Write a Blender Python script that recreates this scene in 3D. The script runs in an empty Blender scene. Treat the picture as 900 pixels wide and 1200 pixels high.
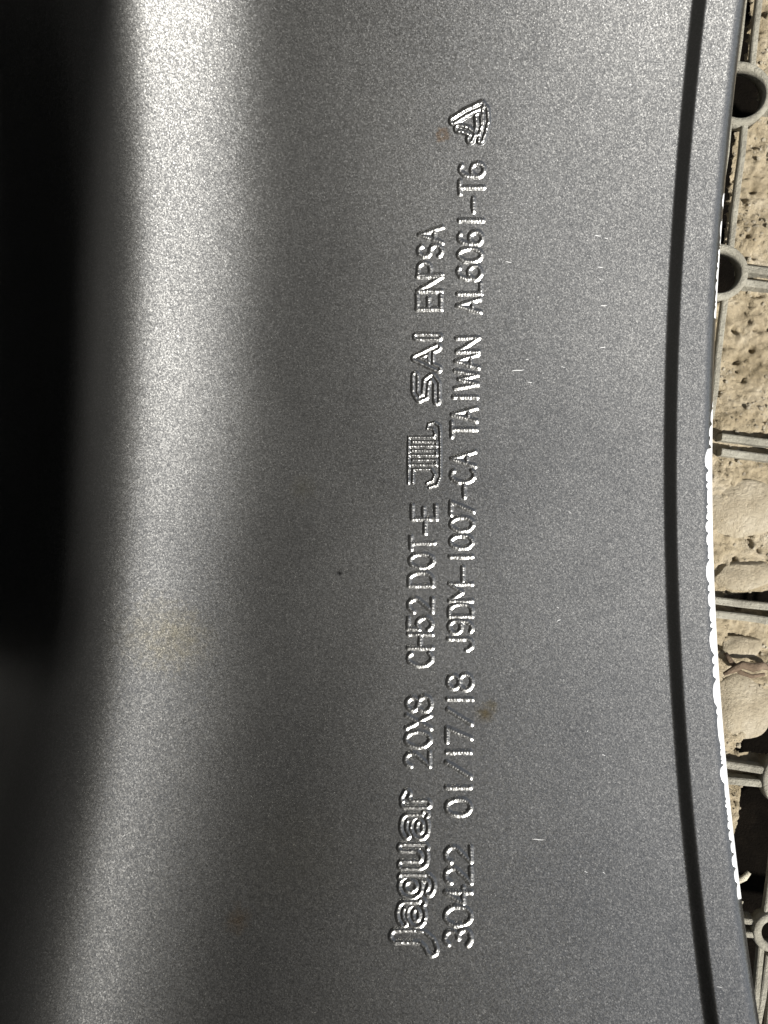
import bpy, bmesh, math, random
import numpy as np
from mathutils import Vector
sc = bpy.context.scene
C = sc.collection
D2R = math.radians

# ------------------------------------------------------------------ camera, light, exposure
CAM_D = 0.140                       # camera height above the flat of the barrel
YC = 0.0078                         # lowest line of the barrel
R = 0.235                           # inner radius of the barrel
cam_d = bpy.data.cameras.new("camera"); cam = bpy.data.objects.new("camera", cam_d); C.objects.link(cam)
cam.location = (0, 0, CAM_D); cam.rotation_euler = (0, 0, 0)
cam_d.sensor_fit = 'HORIZONTAL'; cam_d.sensor_width = 36; cam_d.lens = 36
cam_d.clip_start = 0.002; cam_d.clip_end = 500
sc.camera = cam

SUN = Vector((0.50, -0.49, 0.85)).normalized()      # direction towards the sun
w = bpy.data.worlds.new("World"); sc.world = w; w.use_nodes = True
wn = w.node_tree.nodes; wl = w.node_tree.links
sky = wn.new('ShaderNodeTexSky'); sky.sky_type = 'NISHITA'; sky.sun_disc = False
sky.sun_elevation = math.asin(SUN.z); sky.sun_rotation = math.atan2(SUN.x, SUN.y)
bg = wn['Background']; bg.inputs['Strength'].default_value = 0.05
hs = wn.new('ShaderNodeHueSaturation'); hs.inputs['Saturation'].default_value = .5
wl.new(sky.outputs[0], hs.inputs['Color']); wl.new(hs.outputs[0], bg.inputs[0])
sd = bpy.data.lights.new("sun", 'SUN'); sd.energy = 5.0; sd.angle = D2R(0.9); sd.color = (1, 0.975, 0.93)
so = bpy.data.objects.new("sun", sd); C.objects.link(so)
so.rotation_euler = SUN.to_track_quat('Z', 'Y').to_euler(); so.location = (1, -1, 2)
sc.view_settings.view_transform = 'Standard'; sc.view_settings.look = 'None'
sc.view_settings.gamma = 1; sc.view_settings.exposure = 1.04

# ------------------------------------------------------------------ helpers
rng = random.Random(7); nr = np.random.RandomState(5)
def tag(o, label=None, cat=None, group=None, kind=None):
    for k, v in (('label', label), ('category', cat), ('group', group), ('kind', kind)):
        if v: o[k] = v
    return o
def mesh_obj(name, V, F, mat, parent=None, smooth=True):
    me = bpy.data.meshes.new(name)
    V = np.asarray(V, dtype=np.float64)
    me.from_pydata(V.tolist(), [], F if isinstance(F, list) else F.tolist())
    me.validate(); me.update()
    if smooth: me.polygons.foreach_set('use_smooth', [True]*len(me.polygons))
    me.materials.append(mat)
    o = bpy.data.objects.new(name, me); C.objects.link(o)
    if parent: o.parent = parent
    return o
def grid_faces(n, m, wrap=False):
    i = np.arange(n-1)[:, None]*m; j = np.arange(m-1)[None, :]
    a = (i+j).ravel()
    F = np.stack([a, a+m, a+m+1, a+1], 1)
    return F
def surf(u, th, h):                 # barrel coordinates -> world (h towards the axle)
    r = R - h
    return np.stack([u, YC + r*np.sin(th), R - r*np.cos(th)], -1)
def px(x, y):                       # a point of the barrel's cylinder, from the survey of the photograph
    tx = (x-450)/900.; ty = (600-y)/900.
    # (t*ty-YC)^2 + (CAM_D - t - R)^2 = R^2
    a = ty*ty+1; b = -2*ty*YC + 2*(R-CAM_D); c = YC*YC + (CAM_D-R)**2 - R*R
    t = (-b + math.sqrt(b*b-4*a*c))/(2*a)
    yy = t*ty - YC; zz = CAM_D - t
    return tx*t, math.atan2(yy, R-zz)
def vnoise(x, y, seed=0):
    xi = np.floor(x).astype(np.int64); yi = np.floor(y).astype(np.int64)
    fx = x-xi; fy = y-yi; fx = fx*fx*(3-2*fx); fy = fy*fy*(3-2*fy)
    def hsh(a, b):
        n = (a*374761393 + b*668265263 + seed*982451653) & 0xffffffff
        n = ((n ^ (n >> 13))*1274126177) & 0xffffffff
        return ((n ^ (n >> 16)) & 0xffff)/65535.
    return (hsh(xi, yi)*(1-fx)+hsh(xi+1, yi)*fx)*(1-fy) + (hsh(xi, yi+1)*(1-fx)+hsh(xi+1, yi+1)*fx)*fy
def fbm(x, y, f, o, seed=0):
    s = 0; a = 1; tot = 0
    for k in range(o):
        s = s + a*vnoise(x*f, y*f, seed+k); tot += a; a *= .5; f *= 2.03
    return s/tot

# ------------------------------------------------------------------ materials
class NT:
    def __init__(s, name):
        s.m = bpy.data.materials.new(name); s.m.use_nodes = True
        s.n = s.m.node_tree.nodes; s.l = s.m.node_tree.links; s.p = s.n['Principled BSDF']
        s.tc = s.n.new('ShaderNodeTexCoord')
    def new(s, t, **kw):
        a = s.n.new(t)
        for k, v in kw.items(): setattr(a, k, v)
        return a
    def link(s, a, b): s.l.new(a, b)
    def noise(s, scale, detail=3, rough=.5, vec=None):
        a = s.new('ShaderNodeTexNoise'); a.inputs['Scale'].default_value = scale
        a.inputs['Detail'].default_value = detail; a.inputs['Roughness'].default_value = rough
        s.link(vec or s.tc.outputs['Object'], a.inputs['Vector']); return a.outputs['Fac']
    def math(s, op, a, b=None, c=None, clamp=False):
        n = s.new('ShaderNodeMath', operation=op, use_clamp=clamp)
        for i, v in enumerate((a, b, c)):
            if v is None: continue
            if isinstance(v, (int, float)): n.inputs[i].default_value = v
            else: s.link(v, n.inputs[i])
        return n.outputs[0]
    def ramp(s, f, pts):
        r = s.new('ShaderNodeValToRGB'); e = r.color_ramp.elements
        while len(e) < len(pts): e.new(.5)
        for k, (p, c) in enumerate(pts): e[k].position = p; e[k].color = (*c, 1)
        s.link(f, r.inputs[0]); return r.outputs[0]
    def mix(s, f, a, b, mode='MIX'):
        n = s.new('ShaderNodeMix', data_type='RGBA', blend_type=mode)
        for i, v in ((0, f), (6, a), (7, b)):
            if isinstance(v, (int, float)): n.inputs[i].default_value = v
            elif isinstance(v, tuple): n.inputs[i].default_value = (*v, 1)
            else: s.link(v, n.inputs[i])
        return n.outputs[2]

def paint_material():
    t = NT('silver_grey_flake_paint')
    P = t.tc.outputs['Object']
    # fine metal flake: each cell leans its own way
    vo = t.new('ShaderNodeTexVoronoi'); vo.inputs['Scale'].default_value = 6200; t.link(P, vo.inputs['Vector'])
    sub = t.new('ShaderNodeVectorMath', operation='SUBTRACT'); t.link(vo.outputs['Color'], sub.inputs[0]); sub.inputs[1].default_value = (.5, .5, .5)
    sc_ = t.new('ShaderNodeVectorMath', operation='SCALE'); t.link(sub.outputs[0], sc_.inputs[0]); sc_.inputs['Scale'].default_value = 0.12
    nz = t.new('ShaderNodeTexNoise'); nz.inputs['Scale'].default_value = 3300; nz.inputs['Detail'].default_value = 2; t.link(P, nz.inputs['Vector'])
    sub2 = t.new('ShaderNodeVectorMath', operation='SUBTRACT'); t.link(nz.outputs['Color'], sub2.inputs[0]); sub2.inputs[1].default_value = (.5, .5, .5)
    sc2 = t.new('ShaderNodeVectorMath', operation='SCALE'); t.link(sub2.outputs[0], sc2.inputs[0]); sc2.inputs['Scale'].default_value = 0.10
    geo = t.new('ShaderNodeNewGeometry')
    ad = t.new('ShaderNodeVectorMath', operation='ADD'); t.link(sc_.outputs[0], ad.inputs[0]); t.link(sc2.outputs[0], ad.inputs[1])
    ad2 = t.new('ShaderNodeVectorMath', operation='ADD'); t.link(ad.outputs[0], ad2.inputs[0]); t.link(geo.outputs['Normal'], ad2.inputs[1])
    nm = t.new('ShaderNodeVectorMath', operation='NORMALIZE'); t.link(ad2.outputs[0], nm.inputs[0])
    t.link(nm.outputs[0], t.p.inputs['Normal'])
    g = t.noise(60, 4, .6)
    col = t.mix(t.math('MULTIPLY', g, .5), (.238, .235, .224), (.28, .277, .267))
    vf = t.new('ShaderNodeSeparateColor'); t.link(vo.outputs['Color'], vf.inputs[0])
    fl = t.math('MULTIPLY_ADD', t.math('POWER', vf.outputs[2], 3.0), .26, .90)
    colf = t.new('ShaderNodeVectorMath', operation='SCALE'); t.link(col, colf.inputs[0]); t.link(fl, colf.inputs['Scale'])
    c = colf.outputs[0]
    # stains: a few rusty and greasy spots where the photograph has them
    sm = t.noise(22, 5, .7); stv = t.new('ShaderNodeMapping'); stv.inputs['Scale'].default_value = (1, .12, 1); t.link(P, stv.inputs['Vector'])
    stn = t.noise(240, 3, .6, stv.outputs[0])
    cs = t.new('ShaderNodeVectorMath', operation='SCALE'); t.link(c, cs.inputs[0]); t.link(t.math('MULTIPLY_ADD', sm, .34, t.math('MULTIPLY_ADD', stn, .10, .78)), cs.inputs['Scale']); c = cs.outputs[0]
    warp = t.noise(900, 4, .65)
    for (x, y, rad, k, cc, ring) in STAINS:
        u, th = px(x, y); q = surf(np.float64(u), np.float64(th), 0.0)
        d = t.new('ShaderNodeVectorMath', operation='DISTANCE'); t.link(P, d.inputs[0]); d.inputs[1].default_value = tuple(float(v) for v in q)
        dd = t.math('MULTIPLY_ADD', t.math('SUBTRACT', warp, .5), rad*1.6, d.outputs['Value'])
        if ring: f = t.math('SUBTRACT', 1, t.math('DIVIDE', t.math('ABSOLUTE', t.math('SUBTRACT', dd, rad*.6)), rad*.45), clamp=True)
        else: f = t.math('SUBTRACT', 1, t.math('DIVIDE', dd, rad), clamp=True)
        c = t.mix(t.math('MULTIPLY', f, k), c, cc)
    t.link(c, t.p.inputs['Base Color'])
    t.p.inputs['Metallic'].default_value = .97
    ro = t.math('MULTIPLY_ADD', t.noise(25, 3, .5), .08, .25)
    t.link(ro, t.p.inputs['Roughness'])
    return t.m
STAINS = [(569, 836, .0022, .75, (.16, .12, .05), False), (577, 826, .0012, .6, (.16, .13, .06), False), (519, 158, .0013, .55, (.22, .13, .06), True),
          (182, 549, .0011, .6, (.30, .20, .13), True), (185, 742, .0085, .36, (.30, .26, .16), False), (215, 750, .007, .3, (.30, .26, .16), False),
          (278, 1078, .0026, .5, (.22, .15, .08), False), (355, 572, .003, .25, (.26, .24, .16), False),
          (398, 672, .0006, 1, (.01, .01, .01), False), (345, 1000, .012, .2, (.2, .19, .14), False)]
M_paint = paint_material()

def simple(name, col, metal, rough, nscale=0, namp=0, spec=.5, col2=None):
    t = NT(name); t.p.inputs['Metallic'].default_value = metal; t.p.inputs['Roughness'].default_value = rough
    t.p.inputs['Specular IOR Level'].default_value = spec
    if nscale:
        n = t.noise(nscale, 5, .6)
        t.link(t.mix(n, col, col2 or tuple(v*.6 for v in col)), t.p.inputs['Base Color'])
        b = t.new('ShaderNodeBump'); b.inputs['Strength'].default_value = 1; b.inputs['Distance'].default_value = namp
        t.link(n, b.inputs['Height']); t.link(b.outputs[0], t.p.inputs['Normal'])
    else: t.p.inputs['Base Color'].default_value = (*col, 1)
    return t.m
M_bare = simple('bare_scuffed_aluminium', (.78, .78, .77), .25, .42, 900, .00002, col2=(.55, .55, .55))
M_edge = simple('tarnished_lip_edge', (.42, .38, .33), .85, .35, 300, .00003, col2=(.16, .13, .10))
M_scr = simple('scratched_bright_metal', (.5, .5, .49), .3, .5)
M_face = simple('void_black_wheel_face', (.010, .010, .010), 0, .75, 200, .00002, spec=.1)  # near-black, standing in for the unlit cavity at the barrel's far end
def dirt_material(name, c0, c1, c2, rough=.95):
    t = NT(name)
    a = t.noise(140, 6, .65); b = t.noise(1400, 5, .75)
    c = t.ramp(a, [(.30, c0), (.52, c1), (.72, c2)])
    c = t.mix(t.math('MULTIPLY', t.math('POWER', b, 1.5), .9), c, tuple(v*.42 for v in c1), 'MIX')
    t.link(c, t.p.inputs['Base Color']); t.p.inputs['Roughness'].default_value = rough
    t.p.inputs['Specular IOR Level'].default_value = .2
    bm = t.new('ShaderNodeBump'); bm.inputs['Distance'].default_value = .0009; bm.inputs['Strength'].default_value = 1
    t.link(b, bm.inputs['Height']); t.link(bm.outputs[0], t.p.inputs['Normal'])
    return t.m
M_soil = dirt_material('dry_sandy_soil', (.22, .175, .105), (.39, .325, .22), (.52, .455, .345))
M_stone = dirt_material('pale_pitted_stone', (.26, .215, .145), (.40, .345, .25), (.50, .445, .35))
M_plast = dirt_material('dusty_cream_plastic', (.20, .185, .15), (.33, .31, .25), (.44, .42, .35), .7)
M_grit = dirt_material('pale_grit', (.20, .16, .11), (.40, .35, .26), (.62, .58, .50))
M_deep = dirt_material('shade_black_earth', (.004, .0035, .003), (.006, .005, .004), (.010, .008, .006))  # near-black colour stands in for the shade in the deep voids
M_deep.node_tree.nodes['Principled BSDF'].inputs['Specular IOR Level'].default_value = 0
M_twig = dirt_material('reddish_bark', (.10, .07, .045), (.20, .145, .10), (.33, .27, .20))
M_straw = dirt_material('dry_straw', (.45, .40, .28), (.60, .55, .42), (.70, .66, .55))

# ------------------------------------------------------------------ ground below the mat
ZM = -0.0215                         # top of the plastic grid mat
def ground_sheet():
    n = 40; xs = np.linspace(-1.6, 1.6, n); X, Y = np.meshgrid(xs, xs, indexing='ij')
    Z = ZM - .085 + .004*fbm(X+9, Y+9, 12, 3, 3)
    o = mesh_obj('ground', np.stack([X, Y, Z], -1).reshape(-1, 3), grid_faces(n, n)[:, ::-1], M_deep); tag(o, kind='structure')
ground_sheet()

# ------------------------------------------------------------------ the wheel
wheel = bpy.data.objects.new('alloy_wheel', None); C.objects.link(wheel); wheel.location = (0, 0, 0)
tag(wheel, 'grey metallic wheel barrel with raised lettering and chipped bare lip, on a plastic grid', 'wheel')

# axial profile as slope angles (degrees) against u (metres); positive = climbing towards the left
PROF = [(-.160, 0), (-.088, 0), (-.080, -14), (-.073, -34), (-.060, -38), (-.0560, -31), (-.0520, -14), (-.0480, 0), (-.0440, 14), (-.0405, 23),
        (-.0350, 17), (-.0285, 10), (-.0225, 2.5), (-.018, -.3), (-.015, -.6), (.000, 0), (.03, 0.6), (.0505, 1.0)]
pu = np.array([p[0] for p in PROF]); pa = np.array([p[1] for p in PROF])
uf = np.linspace(-.16, .0505, 2400); sl = np.tan(np.radians(np.interp(uf, pu, pa)))
k = np.ones(41)/41
for _ in range(3): sl = np.convolve(np.pad(sl, 20, mode='edge'), k, 'valid')
hf = np.concatenate([[0], np.cumsum(-(sl[1:]+sl[:-1])/2*np.diff(uf))])
hf = hf - np.interp(-.005, uf, hf)
LIP_H = .0015
def smooth01(t): t = np.clip(t, 0, 1); return t*t*(3-2*t)
def hprof(u, th):
    sh = .008*np.clip(th, -.55, .55)*(1-np.tanh((u+.022)/.016))     # the well's shoulder runs slightly askew
    h = np.interp(np.clip(u-sh, -.16, .0505), uf, hf)
    q = np.clip((u-.05085)/.0024, 0, 1); h = h + LIP_H*q**3*(q*(6*q-15)+10)                       # step up to the lip band
    e = np.clip((u-.0572)/.0032, 0, 1)                            # rounded lip edge
    h = h - .0030*(1-np.sqrt(np.clip(1-e*e, 0, 1)))
    return h
def barrel():
    us = np.concatenate([np.linspace(-.150, -.07, 22)[:-1], np.linspace(-.07, -.012, 80)[:-1], np.linspace(-.012, .0505, 30)[:-1],
                         np.linspace(.0505, .0540, 48)[:-1], np.linspace(.0540, .0572, 8)[:-1], .0572+.0032*np.sin(np.linspace(0, math.pi/2, 20))])
    th = np.concatenate([np.linspace(-.62, .62, 241)[:-1], np.linspace(.62, 2*math.pi-.62, 200)])
    U, T = np.meshgrid(us, th, indexing='ij')
    Vi = surf(U, T, hprof(U, T))
    # lip front and the outside of the rim (bead seats, well), following the inside
    outer = [(.0606, -.0040), (.0606, -.0160), (.0598, -.0185), (.0580, -.0200), (.0560, -.0200), (.0545, -.0180), (.0540, -.0070), (.0500, -.0055),
             (.020, -.0050), (-.015, -.0050), (-.030, -.0045), (-.040, -.003), (-.050, -.008), (-.062, -.0175), (-.10, -.0175), (-.140, -.0175), (-.146, -.0205), (-.150, -.0205)]
    rows = [Vi]
    for (u, h) in outer:
        uu = np.full_like(th, u); rows.append(surf(uu, th, np.full_like(th, h))[None])
    V = np.concatenate(rows, 0); n, m = V.shape[:2]
    F = grid_faces(n, m)
    last = (np.arange(n)*m)
    o = mesh_obj('barrel', V.reshape(-1, 3), F, M_paint, wheel)
    bm = bmesh.new(); bm.from_mesh(o.data); bmesh.ops.remove_doubles(bm, verts=bm.verts, dist=1e-7); bm.to_mesh(o.data); bm.free()
    return o
barrel()

def wheel_face():
    # the outer face with hub and ten spokes, at the far (left) end of the barrel
    U0 = -.150
    def ringm(name, r0, r1, u0, u1, mat, n=96):
        V = []; F = []
        for k_ in range(n):
            a = 2*math.pi*k_/n
            for (r, u) in ((r0, u0), (r1, u0), (r1, u1), (r0, u1)):
                V.append((u, YC+r*math.sin(a), R-r*math.cos(a)))
        for k_ in range(n):
            a = 4*k_; b = 4*((k_+1) % n)
            for j in range(4): F.append([a+j, a+(j+1) % 4, b+(j+1) % 4, b+j])
        return mesh_obj(name, V, F, mat, wheel, False)
    ringm('hub', .034, .075, U0-.012, U0+.02, M_face)
    ringm('light_block_disc', .030, R+.012, -.128, -.122, M_face)  # added disc, keeps sky light off the dark end of the barrel
    ringm('outer_flange', R+.002, R+.0205, U0-.012, U0-.0005, M_face)
    for k_ in range(10):
        a = 2*math.pi*(k_+.5)/10; V = []
        ts = np.linspace(0, 1, 9)
        for t in ts:
            r = .070+t*(R+.004-.070); wd = .016-.005*math.sin(t*math.pi)+.008*t**4; u1 = U0+.016-.016*t-.004*math.sin(t*math.pi)
            for (s, u) in ((-wd, u1-.018), (wd, u1-.018), (wd*.75, u1), (-wd*.75, u1)):
                y = r*math.sin(a)+s*math.cos(a); z = -r*math.cos(a)+s*math.sin(a); V.append((u, YC+y, R+z))
        F = [[4*i+j, 4*i+(j+1) % 4, 4*i+4+(j+1) % 4, 4*i+4+j] for i in range(8) for j in range(4)] + [[0, 3, 2, 1], [32, 33, 34, 35]]
        mesh_obj('spoke', V, F, M_face, wheel, False)
wheel_face()

# ------------------------------------------------------------------ raised lettering: each character its own relief
def arc(cx, cy, rx, ry, a0, a1, n=14):
    return [(cx+rx*math.cos(D2R(a0+(a1-a0)*i/n)), cy+ry*math.sin(D2R(a0+(a1-a0)*i/n))) for i in range(n+1)]
G = {
 '0': [arc(.5, .5, .5, .5, 0, 360, 24)],
 'O': [arc(.5, .5, .5, .5, 0, 360, 24)],
 '1': [[(.5, 0), (.5, 1)]], 'I': [[(.5, 0), (.5, 1)]],
 '2': [arc(.5, .72, .48, .28, 165, -35, 12)+[(.03, 0), (1, 0)]],
 '3': [arc(.48, .75, .42, .25, 150, -90, 12)+arc(.48, .26, .5, .26, 90, -150, 12)[1:]],
 '4': [[(.72, 0), (.72, 1), (0, .3), (1, .3)]],
 '5': [[(.92, 1), (.12, 1), (.06, .56)]+arc(.47, .32, .5, .32, 130, -150, 14)],
 '6': [arc(.5, .27, .48, .27, 0, 360, 18), [(.02, .3)]+arc(.56, .55, .54, .45, 178, 60, 10)],
 '7': [[(0, 1), (1, 1), (.25, 0)]],
 '8': [arc(.5, .76, .42, .24, 0, 360, 16), arc(.5, .27, .5, .27, 0, 360, 16)],
 '9': [arc(.5, .73, .48, .27, 0, 360, 18), [(.98, .7)]+arc(.44, .45, .54, .45, 2, -120, 10)],
 '/': [[(0, 0), (1, 1)]], '-': [[(0, .42), (1, .42)]],
 'A': [[(0, 0), (.5, 1), (1, 0)], [(.2, .33), (.8, .33)]],
 'C': [arc(.52, .5, .52, .5, 50, 310, 18)],
 'D': [[(0, 0), (0, 1), (.45, 1)]+arc(.45, .5, .52, .5, 90, -90, 14)+[(0, 0)]],
 'E': [[(1, 1), (0, 1), (0, 0), (1, 0)], [(0, .52), (.8, .52)]],
 'H': [[(0, 0), (0, 1)], [(1, 0), (1, 1)], [(0, .5), (1, .5)]],
 'J': [[(.85, 1), (.85, .28)]+arc(.45, .28, .42, .28, 0, -170, 12)],
 'L': [[(.0, 1), (.0, 0), (1, 0)]],
 'M': [[(0, 0), (0, 1), (.5, .45), (1, 1), (1, 0)]],
 'N': [[(0, 0), (0, 1), (1, 0), (1, 1)]],
 'P': [[(0, 0), (0, 1), (.5, 1)]+arc(.5, .74, .45, .26, 90, -90, 12)+[(0, .48)]],
 'S': [arc(.5, .75, .45, .25, 30, 270, 12)+arc(.5, .25, .48, .25, 90, -150, 12)[1:]],
 'T': [[(0, 1), (1, 1)], [(.5, 1), (.5, 0)]],
 'W': [[(0, 1), (.25, 0), (.5, .8), (.75, 0), (1, 1)]],
 'X': [[(0, 0), (1, 1)], [(0, 1), (1, 0)]],
 # bold outlined logo letters (skeletons, the relief follows their outline)
 'bJ': [[(.69, .90), (.69, .40), (.62, .2), (.42, .04), (.2, -.02)]],
 'ba': [arc(.46, .78, .40, .20, 165, 0, 8)+[(.86, .1)], arc(.43, .27, .40, .27, 0, 360, 14), [(.86, .1), (1, .02)]],
 'bg': [arc(.42, .6, .40, .36, 0, 360, 16), [(.84, .95), (.84, -.05)]+arc(.48, -.05, .36, .22, 0, -150, 8)],
 'bu': [[(.08, 1), (.08, .3)]+arc(.44, .28, .36, .26, 180, 340, 8), [(.88, 1), (.88, .02)]],
 'br': [[(.15, 1), (.15, 0)], [(.15, .7), (.55, 1), (.98, .9)]],
 'jJ': [[(0, 1), (.95, 1)], [(.7, 1), (.7, .25)]+arc(.38, .24, .32, .22, 0, -175, 8)],
 'jW': [[(.02, 1), (.02, .05), (.98, .05)], [(.5, 1), (.5, .05)], [(.98, 1), (.98, .05)], [(-.25, 1), (1.2, 1)]],
 'jL': [[(.0, 1), (.0, .05), (.55, .02)]+arc(.62, .17, .25, .16, -90, 120, 7)],
 'sS': [[(1, .96), (.35, .96), (.1, .8), (.2, .56), (.8, .48), (.95, .25), (.7, .04), (0, .04)]],
 'sA': [[(0, 0), (.5, .98), (1, 0)], [(.22, .3), (.8, .3)]],
 'sI': [[(.5, 0), (.5, 1)]],
}
# (glyph, y of its left side, y of its right side) in the photograph's survey; cap line and base line follow each row
ROW2 = [('3', 1108, 1089), ('0', 1084, 1062), ('4', 1059, 1040), ('2', 1035, 1017), ('2', 1011, 992),
        ('0', 955, 936), ('1', 930, 915), ('/', 910, 893), ('1', 889, 873), ('7', 869, 853), ('/', 848, 831), ('1', 827, 811), ('8', 808, 790),
        ('J', 762, 746), ('9', 742, 727), ('D', 722, 707), ('M', 704, 684), ('-', 681, 665), ('1', 660, 644), ('0', 642, 627), ('0', 622, 606), ('7', 603, 588),
        ('-', 582, 568), ('C', 565, 549), ('A', 546, 529), ('T', 511, 495), ('A', 493, 478), ('I', 472, 458), ('W', 455, 434), ('A', 431, 415), ('N', 412, 396),
        ('A', 366, 350), ('L', 344, 332), ('6', 327, 311), ('0', 306, 291), ('6', 286, 271), ('1', 266, 250), ('-', 247, 232), ('T', 227, 212), ('6', 207, 191)]
CAP2 = ([1110, 880, 800, 650, 500, 400, 280, 190], [521, 523.5, 525, 527.5, 529.5, 535.5, 537.5, 539.5], [552, 551, 553, 553, 557.5, 561, 565, 567.5])
ROW1 = [('2', 898, 882), ('0', 875, 857), ('X', 853, 838), ('8', 833, 816), ('C', 780, 763), ('H', 759, 743), ('5', 738, 723), ('2', 717, 701),
        ('D', 686, 670), ('O', 665, 649), ('T', 643, 629), ('-', 625, 611), ('E', 608, 592), ('E', 362, 346), ('N', 341, 324), ('P', 322, 307), ('S', 301, 287), ('A', 284, 266)]
CAP1 = ([900, 780, 686, 600, 362, 266], [474.5, 478, 479, 483, 488.5, 491.5], [503, 506, 506.5, 510.5, 516.5, 518])
BIG = [('bJ', 1118, 1087, 459, 505), ('ba', 1083, 1057, 468, 495), ('bg', 1049, 1024, 470, 498), ('bu', 1015, 990, 471, 498), ('ba', 980, 954, 472, 499), ('br', 944, 930, 474, 500),
       ('sS', 470, 440, 485.5, 513), ('sA', 432, 407, 486, 513), ('sI', 399, 390, 488, 514)]
TRI = [[(531.5, 141.5), (546, 131.5), (564, 123.5)], [(568, 128), (569.5, 142), (566, 154), (563.5, 163)], [(537, 150), (548, 152.5), (553.5, 157.5), (551, 163)], [(560.5, 136), (561.5, 147), (559, 156)]]

def seg_dist(Pu, Ps, lines):
    """distance to the strokes and arc length along them"""
    best = np.full(Pu.shape, 1e9); al = np.zeros(Pu.shape)
    for ln in lines:
        L = 0
        for (a, b) in zip(ln[:-1], ln[1:]):
            dx, dy = b[0]-a[0], b[1]-a[1]; l2 = dx*dx+dy*dy+1e-18; l = math.sqrt(l2)
            t = np.clip(((Pu-a[0])*dx+(Ps-a[1])*dy)/l2, 0, 1)
            d = np.hypot(Pu-a[0]-t*dx, Ps-a[1]-t*dy)
            m = d < best; best = np.where(m, d, best); al = np.where(m, L+t*l, al); L += l
    return best, al
def relief(name, lines_px, half=.00056, height=.00016, outline=0, parent=wheel, seed=0, label=None):
    lines = []
    for ln in lines_px:
        q = [px(x, y) for (x, y) in ln]
        q = [(u + rng.gauss(0, 2e-5), th*R + rng.gauss(0, 2e-5)) for (u, th) in q]
        lines.append(q)
    allp = [p for l in lines for p in l]
    mg = half*1.5 + outline
    u0 = min(p[0] for p in allp)-mg; u1 = max(p[0] for p in allp)+mg
    s0 = min(p[1] for p in allp)-mg; s1 = max(p[1] for p in allp)+mg
    st = .000068
    nu = int((u1-u0)/st)+2; ns = int((s1-s0)/st)+2
    U, S = np.meshgrid(np.linspace(u0, u1, nu), np.linspace(s0, s1, ns), indexing='ij')
    d, al = seg_dist(U, S, lines)
    if outline: d = np.abs(d-outline)
    wob = (fbm(U*1e3+seed*7, S*1e3, 1.4, 2, seed) - .5)*(.4 if outline else .8)
    hh = half*(1+.45*wob)
    t = np.clip(d/hh, 0, 1)
    if outline: t = t*.55
    prof = np.cos(np.clip(t/(.55 if outline else 1), 0, 1)*math.pi/2)**1.25
    bead = 1 + .05*np.sin(al/.00050*2*math.pi+1.5*wob*6) if not outline else 1+.30*(fbm(U*1e3, S*1e3, 3.2, 1, seed+3)-.5)
    h = height*prof*bead*(1+.4*wob)
    h = np.where(t >= (.55 if outline else 1), -1.2e-5, h - 4e-6)
    V = surf(U, S/R, h + hprof(U, S/R))
    F = grid_faces(nu, ns)
    # leave out faces that lie wholly off the strokes
    off = (t >= (.55 if outline else 1)).ravel()
    F = F[~(off[F].all(1))]
    used = np.unique(F); remap = -np.ones(nu*ns, int); remap[used] = np.arange(len(used))
    o = mesh_obj(name, V.reshape(-1, 3)[used], remap[F], M_paint, parent)
    if label: o['label'] = label
    return o
def place(g, ya, yb, xt, xb):
    return [[(xb+(xt-xb)*b, ya+(yb-ya)*a) for (a, b) in ln] for ln in G[g]]
NAMES = {'-': 'raised_dash', '/': 'raised_slash'}
sd_ = 1
for row, cap in ((ROW2, CAP2), (ROW1, CAP1)):
    ys = np.array(cap[0][::-1]); t_ = np.array(cap[1][::-1]); b_ = np.array(cap[2][::-1])
    for (g, ya, yb) in row:
        ym = (ya+yb)/2; nm = NAMES.get(g, 'raised_digit' if g.isdigit() else 'raised_letter')
        relief(nm, place(g, ya, yb, float(np.interp(ym, ys, t_)), float(np.interp(ym, ys, b_))), seed=sd_); sd_ += 1
for (g, ya, yb, xt, xb) in BIG:
    relief('outlined_letter', place(g, ya, yb, xt, xb), half=.00050, height=.00018, outline={'bJ': .00088, 'ba': .00048, 'bg': .0005, 'bu': .00056, 'br': .00056}.get(g, .00044), seed=sd_); sd_ += 1
relief('raised_triangle_mark', TRI, half=.00058, height=.00028, outline=.00044, seed=99, label='small raised triangle of three folded arrows')

relief('ligature_mark', [[(478.5, 566), (478.5, 512.5), (508, 512.5), (510.5, 508), (508, 503), (501, 502), (502, 497), (509, 495), (515, 499), (516, 507), (516, 545), (516, 558), (512, 568), (503, 571)],
    [(484, 565), (484, 550), (505, 550), (509.5, 556), (507, 563), (500, 566)]] + [[(483.5 if k_ % 2 else 479, y), (511, y)] for k_, y in enumerate((544.5, 539, 533.5, 528, 522.8, 517.6))] +
    [[(511, 544.5), (511, 539)], [(511, 533.5), (511, 528)], [(511, 522.8), (511, 517.6)]], half=.00040, height=.00020, seed=sd_, label='interlaced striped certification letters JWL')

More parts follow.
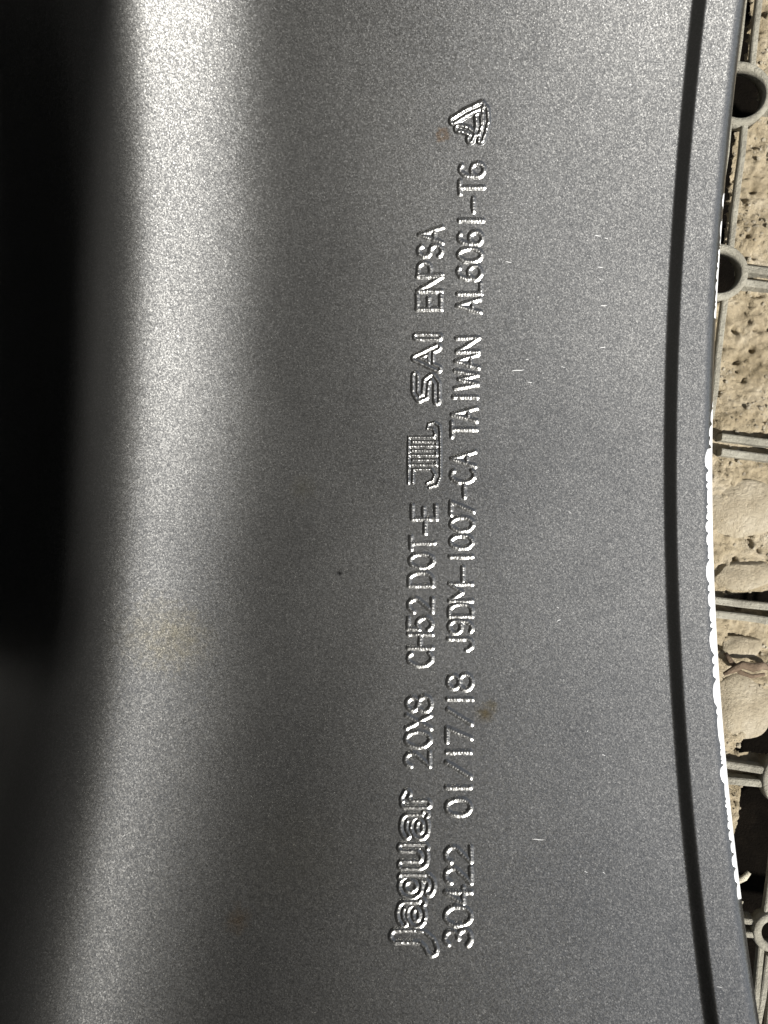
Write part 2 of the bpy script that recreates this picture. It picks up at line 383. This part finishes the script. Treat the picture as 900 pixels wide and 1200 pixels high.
# ------------------------------------------------------------------ bare metal along the lip, scratches
def bare_strip(name, pts, mat):
    """pts: (y, width in px) ; a thin scuffed layer over the rounded lip, its inner side scalloped"""
    V = []; n = len(pts); m = 14
    for (y, wpx) in pts:
        x_edge = 838
        u_, th = px(840, y)
        ui = .0602 - wpx*.000160
        for j in range(m):
            t = j/(m-1); u = ui + (.06035-ui)*t
            hh = float(hprof(np.float64(u), np.float64(th)))
            lift = .00004 if 0 < j else -.00002
            V.append(surf(np.float64(u)+ (.00003 if j == m-1 else 0), np.float64(th), hh+lift))
    F = grid_faces(n, m)[:, ::-1]
    return mesh_obj(name, V, F, mat, wheel)
def scallop(y0, y1, wfun, seed):
    r = random.Random(seed); pts = []; y = y0; cells = []
    while y < y1: s = r.choice([5, 7, 9, 14, 20, 30])*r.uniform(.8, 1.2); cells.append((y, y+s, r.uniform(.15, 1.0)*(.4+s/16))); y += s
    for (a, b, k_) in cells:
        for i in range(6):
            t = i/6; yy = a+(b-a)*t
            if yy > y1: break
            base = wfun(yy); pts.append((yy, max(.3, base + k_*(3.6*math.sqrt(max(0, 1-(2*t-1)**2))-1.2)+r.gauss(0, .12))))
    return pts
def wmain(y): return float(np.interp(y, [468, 478, 500, 540, 600, 700, 760, 840, 900, 960, 1000, 1050, 1056], [.6, 1.5, 4, 9, 10, 10.5, 9, 9.5, 8.5, 8, 6.5, 6, 5]))
bare_strip('bare_metal_edge', scallop(470, 1056, wmain, 3), M_bare)
bare_strip('bare_metal_edge', scallop(226, 246, lambda y: 2.6, 5), M_bare)
bare_strip('bare_metal_edge', scallop(256, 290, lambda y: 1.6, 6), M_bare)
bare_strip('bare_metal_edge', scallop(292, 374, lambda y: 3.4, 8), M_bare)

def scratch(x, y, ln, ang, wd=.9):
    a = D2R(ang); V = []
    n = 6
    for i in range(n):
        t = i/(n-1)-.5; w_ = wd*.36*(1-(2*t)**2)**.5+.03
        cx = x+t*ln*math.cos(a); cy = y-t*ln*math.sin(a)+.6*math.sin(t*5)
        for s in (-1, 1):
            u, th = px(cx-s*w_*math.sin(a), cy-s*w_*math.cos(a)); u = np.float64(u); th = np.float64(th)
            V.append(surf(u, th, hprof(u, th)+.00002))
    return mesh_obj('scratch', V, grid_faces(n, 2), M_scr, wheel)
for s in [(701, 276, 8, 5), (711, 279, 4, 20), (704, 313, 7, 8), (704, 327, 3, 0), (708, 358, 9, 12), (707, 407, 7, 15), (596, 307, 8, 3), (607, 434, 16, 9, 1.1), (618, 421, 4, 30),
          (621, 448, 6, 10), (655, 727, 6, 40), (654, 712, 3, 0), (631, 984, 15, 2, 1.0), (687, 1022, 4, 0), (708, 1023, 3, 0), (689, 857, 3, 80), (708, 885, 4, 0), (660, 430, 5, 3, .6), (668, 600, 3, 0, .6), (840, 1155, 8, 5, .7)]:
    scratch(*s)

# ------------------------------------------------------------------ added unseen phone, raised clear of the camera to cast the soft barrel shadow
def phone():
    M_ph = simple('matt_black_phone_case', (.012, .012, .012), 0, .6, spec=.2)
    M_gl = simple('dark_phone_glass', (.004, .004, .005), 0, .12)
    root = bpy.data.objects.new('phone', None); C.objects.link(root); root.location = (PHX, PHY, CAM_D+.106); root.rotation_euler = (D2R(-3), 0, D2R(0))
    tag(root, 'unseen black phone added above the barrel to cast the shadow at its left', 'phone')
    def slab(name, w_, l_, r, z0, z1, mat, par, cx=0, cy=0):
        prof = []
        for (sx, sy, a0) in ((1, 1, 0), (-1, 1, 90), (-1, -1, 180), (1, -1, 270)):
            for i in range(9):
                a = D2R(a0+90*i/8); prof.append((cx+sx*(w_/2-r)+r*math.cos(a), cy+sy*(l_/2-r)+r*math.sin(a)))
        n = len(prof); lv = [(0, -.0012), (.0012, 0)]; b = min(.0012, (z1-z0)*.3); V = []
        for (zz, ins) in ((z0, b), (z0+b, 0), (z1-b, 0), (z1, b)):
            for (x, y) in prof:
                f = 1-ins/max(w_, l_)*2; V.append((cx+(x-cx)*f, cy+(y-cy)*f, zz))
        F = [[k_*n+i, k_*n+(i+1) % n, (k_+1)*n+(i+1) % n, (k_+1)*n+i] for k_ in range(3) for i in range(n)]+[list(range(n))[::-1], [3*n+i for i in range(n)]]
        return mesh_obj(name, V, F, mat, par, False)
    slab('case', .076, .156, .022, 0, .010, M_ph, root)
    slab('screen', .070, .150, .019, .0101, .0106, M_gl, root)
    slab('lens_plate', .036, .038, .009, -.0022, .0001, M_ph, root, .038-.022, .078-.026)
    for (x, y) in ((.0620, .0305), (.049, .0135)):
        slab('lens', .013, .013, .0064, -.0034, -.0021, M_gl, root, -.038+x, .078-.004-y)
PHX, PHY = .0520, -.100
phone()

# ------------------------------------------------------------------ the plastic grid mat on which the wheel stands
mat_o = bpy.data.objects.new('grid_mat', None); C.objects.link(mat_o); mat_o.location = (.09, 0, ZM)
tag(mat_o, 'cream plastic grid mat of double ribs and round sockets under the wheel lip', 'grid mat')
def gp(x, y, z=ZM): return ((x-450)/900.*(CAM_D-z), (600-y)/900.*(CAM_D-z))
def rib(p, q, wd, h=.0035, z=ZM, name='rib', wob=.0):
    p = Vector((*p, 0)); q = Vector((*q, 0)); d = (q-p); L = d.length; d.normalize(); nrm = Vector((-d.y, d.x, 0))
    n = max(2, int(L/.006)); V = []
    be = wd*.18
    sec = [(-wd/2, -h), (-wd/2, -be), (-wd/2+be, 0), (wd/2-be, 0), (wd/2, -be), (wd/2, -h)]
    for i in range(n+1):
        c = p+d*(L*i/n); jz = rng.gauss(0, .00012); jw = rng.gauss(0, .0001)
        for (a, b) in sec: v = c+nrm*(a+jw); V.append((v.x-.09, v.y, z-ZM+b+jz))
    m = 6; F = [[i*m+j, i*m+j+1, (i+1)*m+j+1, (i+1)*m+j] for i in range(n) for j in range(m-1)]+[[0, 5, 4, 3, 2, 1], [n*m+j for j in range(6)]]
    return mesh_obj(name, V, F, M_plast, mat_o, False)
def socket(c, ri, ro, h=.003, z=ZM+.0006):
    n = 56; V = []; be = (ro-ri)*.22
    sec = [(ro, -h), (ro, -be), (ro-be, 0), (ri+be, 0), (ri, -be), (ri, -h)]
    for i in range(n):
        a = 2*math.pi*i/n; k_ = 1+.012*math.sin(3*a+1)
        for (r, b) in sec: V.append((c[0]-.09+r*k_*math.cos(a), c[1]+r*k_*math.sin(a), z-ZM+b))
    m = 6; F = [[i*m+j, i*m+(j+1) % m, ((i+1) % n)*m+(j+1) % m, ((i+1) % n)*m+j] for i in range(n) for j in range(m)]
    return mesh_obj('socket_ring', V, F, M_plast, mat_o)
PX = (CAM_D-ZM)/900.
rows_y = [-270, -90, 110, 322, 524, 716, 908, 1088, 1275, 1460]
sl_ = .115
col0 = [868, 0]
def colx(kc, y): return 880.2 - .1168*y + 152*kc + (0)
kcols = [-4, -3, -2, -1, 0, 1, 2, 3, 4, 5]
def node(kc, kr):
    # crossing of column kc with row kr
    y = rows_y[kr]
    for _ in range(6): x = colx(kc, y); y = rows_y[kr] + (x-870)*sl_
    return x, y
ringspec = {(0, 2): (29, 37), (0, 3): (24.5, 33), (1, 7): (13, 23)}
for kr in range(len(rows_y)):
    for kc in kcols[:-1]:
        a = node(kc, kr); b = node(kc+1, kr)
        for dy in (-8.5, 8.5):
            ra = ringspec.get((kc, kr), (24, 33))[1]*.8; rb = ringspec.get((kc+1, kr), (24, 33))[1]*.8
            if (kc, kr) == (0, 7) or (kc+1, kr) == (0, 7): dy_ = dy
            else: dy_ = dy
            if (kc, kr) == (0, 7): dy_ = dy*.85; wd = 6.5
            else: wd = 8.5
            L = math.hypot(b[0]-a[0], b[1]-a[1]); ux, uy = (b[0]-a[0])/L, (b[1]-a[1])/L
            rib(gp(a[0]+ux*ra, a[1]+uy*ra+dy_), gp(b[0]-ux*rb, b[1]-uy*rb+dy_), wd*PX)
for kc in kcols:
    for kr in range(len(rows_y)-1):
        a = node(kc, kr); b = node(kc, kr+1)
        L = math.hypot(b[0]-a[0], b[1]-a[1]); ux, uy = (b[0]-a[0])/L, (b[1]-a[1])/L
        ra = ringspec.get((kc, kr), (24, 33))[1]*.85; rb = ringspec.get((kc, kr+1), (24, 33))[1]*.85
        for dx in (-8, 11):
            rib(gp(a[0]+ux*ra+dx, a[1]+uy*ra), gp(b[0]-ux*rb+dx, b[1]-uy*rb), 7*PX, h=.0014)
for kc in kcols:
    for kr in range(len(rows_y)):
        if (kc, kr) == (0, 4): continue
        ri, ro = ringspec.get((kc, kr), (24, 33)); x, y = node(kc, kr); socket(gp(x, y), ri*PX, ro*PX)

# packed soil in the cells (fine sheet near the wheel), open pits where the fill is left out
def soil():
    x0, x1 = .055, .125; y0, y1 = -.130, .130; st = .00036
    nx = int((x1-x0)/st); ny = int((y1-y0)/st)
    X, Y = np.meshgrid(np.linspace(x0, x1, nx), np.linspace(y0, y1, ny), indexing='ij')
    k_ = (CAM_D-ZM)/900.; PXX = X/k_+450; PYY = 600-Y/k_
    z = ZM - .0030 + .0035*(fbm(X*1e3+50, Y*1e3+50, .09, 3, 11)-.5) + .0012*(fbm(X*1e3+50, Y*1e3+50, .45, 4, 21)-.5)
    g = fbm(X*1e3+90, Y*1e3+90, 1.1, 2, 31)
    z += .0012*np.clip(g-.55, 0, 1)*2 + .0005*(fbm(X*1e3+70, Y*1e3, 2.3, 2, 61)-.5)
    pit = fbm(X*1e3+10, Y*1e3+10, .55, 2, 41); z -= .010*np.clip(pit-.70, 0, 1)
    w1 = 9*(fbm(X*1e3+5, Y*1e3+5, .2, 3, 51)-.5)
    # open places of the grid
    def box(ax, ay, bx, by, r, soft=4):
        cx, cy = (ax+bx)/2, (ay+by)/2; hx, hy = (bx-ax)/2-r, (by-ay)/2-r
        dx = np.maximum(np.abs(PXX-cx)-hx, 0); dy = np.maximum(np.abs(PYY-cy)-hy, 0)
        return smooth01((r-np.hypot(dx, dy)+w1*.3)/soft)
    dep = np.zeros_like(X)
    # channel between the two lengthwise ribs
    for kc in (0,):
        cxx = colx(kc, PYY); dep = np.maximum(dep, smooth01((6.5-np.abs(PXX-cxx))/1.5)*(PYY < 300))
    for (kc, kr), (ri, ro) in ringspec.items():
        nx_, ny_ = node(kc, kr); dep = np.maximum(dep, smooth01((ro-1.5-np.hypot(PXX-nx_, PYY-ny_))/1.5))
    # open corner, shadow strip over the ribs, and the empty cell at the foot of the picture
    dep = np.maximum(dep, smooth01((PYY-(845+.0*PXX)+(PXX-900)*1.1+w1)/6)*(PYY < 884+(PXX-870)*.115))
    dep = np.maximum(dep, smooth01((PYY-694-(PXX-870)*.02-(900-PXX)*.12+w1*.3)/4)*(PYY < 703+(PXX-870)*.115)*(PXX > 850))  # strip cut open to stand in for the shadow cast by the ribs
    dep = np.maximum(dep, smooth01((PXX-(876-(PYY-930)*.115)+w1*.5)/4)*(PYY > 924))
    dep = np.maximum(dep, (PYY > 1066)*1.)
    z = z - .003*np.minimum(dep, .5)
    Fs = grid_faces(nx, ny)[:, ::-1]; Fs = Fs[~((dep.ravel() > .5)[Fs].any(1))]
    o = mesh_obj('sandy_soil', np.stack([X, Y, z], -1).reshape(-1, 3), Fs, M_soil)
    tag(o, 'dry sandy soil with grit packed in the cells of the plastic grid', 'soil', kind='stuff')
    # loose grit lying on the soil, one heap nobody could count
    t_ = (1+5**.5)/2; ico = np.array([(-1, t_, 0), (1, t_, 0), (-1, -t_, 0), (1, -t_, 0), (0, -1, t_), (0, 1, t_), (0, -1, -t_), (0, 1, -t_), (t_, 0, -1), (t_, 0, 1), (-t_, 0, -1), (-t_, 0, 1)])/1.9
    fi = np.array([(0, 11, 5), (0, 5, 1), (0, 1, 7), (0, 7, 10), (0, 10, 11), (1, 5, 9), (5, 11, 4), (11, 10, 2), (10, 7, 6), (7, 1, 8), (3, 9, 4), (3, 4, 2), (3, 2, 6), (3, 6, 8), (3, 8, 9), (4, 9, 5), (2, 4, 11), (6, 2, 10), (8, 6, 7), (9, 8, 1)])
    Vs = []; Fg = []; cnt = 0; dens = fbm(X*1e3+30, Y*1e3+30, .12, 2, 71)
    for _ in range(16000):
        i = nr.randint(nx); j = nr.randint(ny)
        if dep[i, j] > .01 or dens[i, j] < .40+.2*nr.rand(): continue
        r = .00012+.00042*nr.rand()**3; c = np.array([X[i, j], Y[i, j], z[i, j]+r*.25])
        q = ico*(1+.35*(nr.rand(12, 1)-.5))*r*np.array([1, .6+.6*nr.rand(), .6]); a = nr.rand()*6.28
        q = np.stack([q[:, 0]*math.cos(a)-q[:, 1]*math.sin(a), q[:, 0]*math.sin(a)+q[:, 1]*math.cos(a), q[:, 2]], 1)
        Vs.append(q+c); Fg.append(fi+cnt); cnt += 12
    g_ = mesh_obj('grit', np.concatenate(Vs), np.concatenate(Fg), M_grit, None, False)
    tag(g_, 'loose pale sand grains and grit scattered over the soil in the grid', 'grit', kind='stuff')
soil()

# stones and litter lying in the cells
def stone(x, y, rx, ry, rz, z, label, seed, rot=0, mat=None, name='stone', cat='stone'):
    bm = bmesh.new(); bmesh.ops.create_icosphere(bm, subdivisions=5, radius=1)
    V = np.array([v.co[:] for v in bm.verts]); r = np.random.RandomState(seed)
    ks = r.normal(size=(7, 3)); ph = r.uniform(0, 6, 7)
    d = sum(.05*np.sin(V@ks[i]*1.8+ph[i]) for i in range(7))
    pl = r.normal(size=(9, 3)); pl /= np.linalg.norm(pl, axis=1)[:, None]
    V = V*(1+d)[:, None]
    for p in pl:
        t = V@p; V = V - np.clip(t-.80, 0, 9)[:, None]*p*.85
    f = fbm(V[:, 0]*9+20, V[:, 1]*9+V[:, 2]*5+20, 1, 3, seed)-.5; V = V*(1+.012*f)[:, None]
    V[:, 0] *= rx*PX; V[:, 1] *= ry*PX; V[:, 2] *= rz*PX
    c, s_ = math.cos(D2R(rot)), math.sin(D2R(rot))
    V = np.stack([V[:, 0]*c-V[:, 1]*s_, V[:, 0]*s_+V[:, 1]*c, V[:, 2]], 1)
    F = [[v.index for v in fc.verts] for fc in bm.faces]; bm.free()
    o = mesh_obj(name, V, F, mat or M_stone); gx, gy = gp(x, y, z); o.location = (gx, gy, z)
    return tag(o, label, cat)
stone(866, 596, 46, 42, 9, ZM-.0032, 'broad pale flat stone beside the middle of the bare lip, above the cracked stone', 3, 10)
stone(870, 674, 38, 20, 10, ZM-.0034, 'rough sandy stone with a dark crack above it, just over the double ribs', 8, -4)
stone(866, 832, 40, 40, 12, ZM-.0042, 'smooth grey flat stone with rounded foot above a black hollow', 12, 5)
stone(868, 758, 27, 16, 8, ZM-.0030, 'small pale pitted stone directly under the third pair of ribs', 22, 0)

def stick(name, pts, rad, mat, label, cat, z):
    V = []; n = len(pts); m = 7
    P = [Vector((*gp(x, y, z), z+dz)) for (x, y, dz) in pts]
    for i, p in enumerate(P):
        d = (P[min(i+1, n-1)]-P[max(i-1, 0)]).normalized(); a = d.cross(Vector((0, 0, 1))).normalized(); b = a.cross(d)
        r = rad*PX*(1-.4*abs(2*i/(n-1)-1))*(1+.25*rng.uniform(-1, 1))
        for j in range(m):
            q = 2*math.pi*j/m; V.append(p+(a*math.cos(q)+b*math.sin(q)*.6)*r)
    V = [tuple(v) for v in V]
    F = [[i*m+j, i*m+(j+1) % m, (i+1)*m+(j+1) % m, (i+1)*m+j] for i in range(n-1) for j in range(m)]+[list(range(m))[::-1], [(n-1)*m+j for j in range(m)]]
    o = mesh_obj(name, V, F, mat); return tag(o, label, cat)
stick('twig', [(848, 790, 0), (858, 783, .001), (868, 778, .0008), (880, 781, .0012), (892, 779, .0008), (905, 784, 0)], 5, M_twig, 'reddish flaking piece of bark lying beneath the small pale stone', 'bark', ZM-.001)
stick('twig', [(850, 765, 0), (856, 776, .0006), (866, 787, .0006), (880, 792, .0006), (896, 790, 0)], 3.5, M_twig, 'thin orange brown root curving from the lip to the bark', 'root', ZM-.0014)
stick('straw', [(868, 1050, -.006), (874, 1043, -.004), (880, 1037, -.003), (886, 1030, -.003)], 6, M_straw, 'pale dry straw stub poking out beside the end of the bare lip', 'straw', ZM)
stick('straw', [(866, 1069, -.004), (872, 1068, -.003), (879, 1066, -.003)], 3, M_straw, 'short straw scrap just above the small lowest socket ring', 'straw', ZM)
stick('straw', [(880, 1104, -.008), (884, 1106, -.007), (888, 1110, -.007)], 2.5, M_straw, 'tiny straw crumb beneath the ribs of the lowest socket ring', 'straw', ZM)
rib(gp(902, 1120), gp(888, 1215), 7*PX)
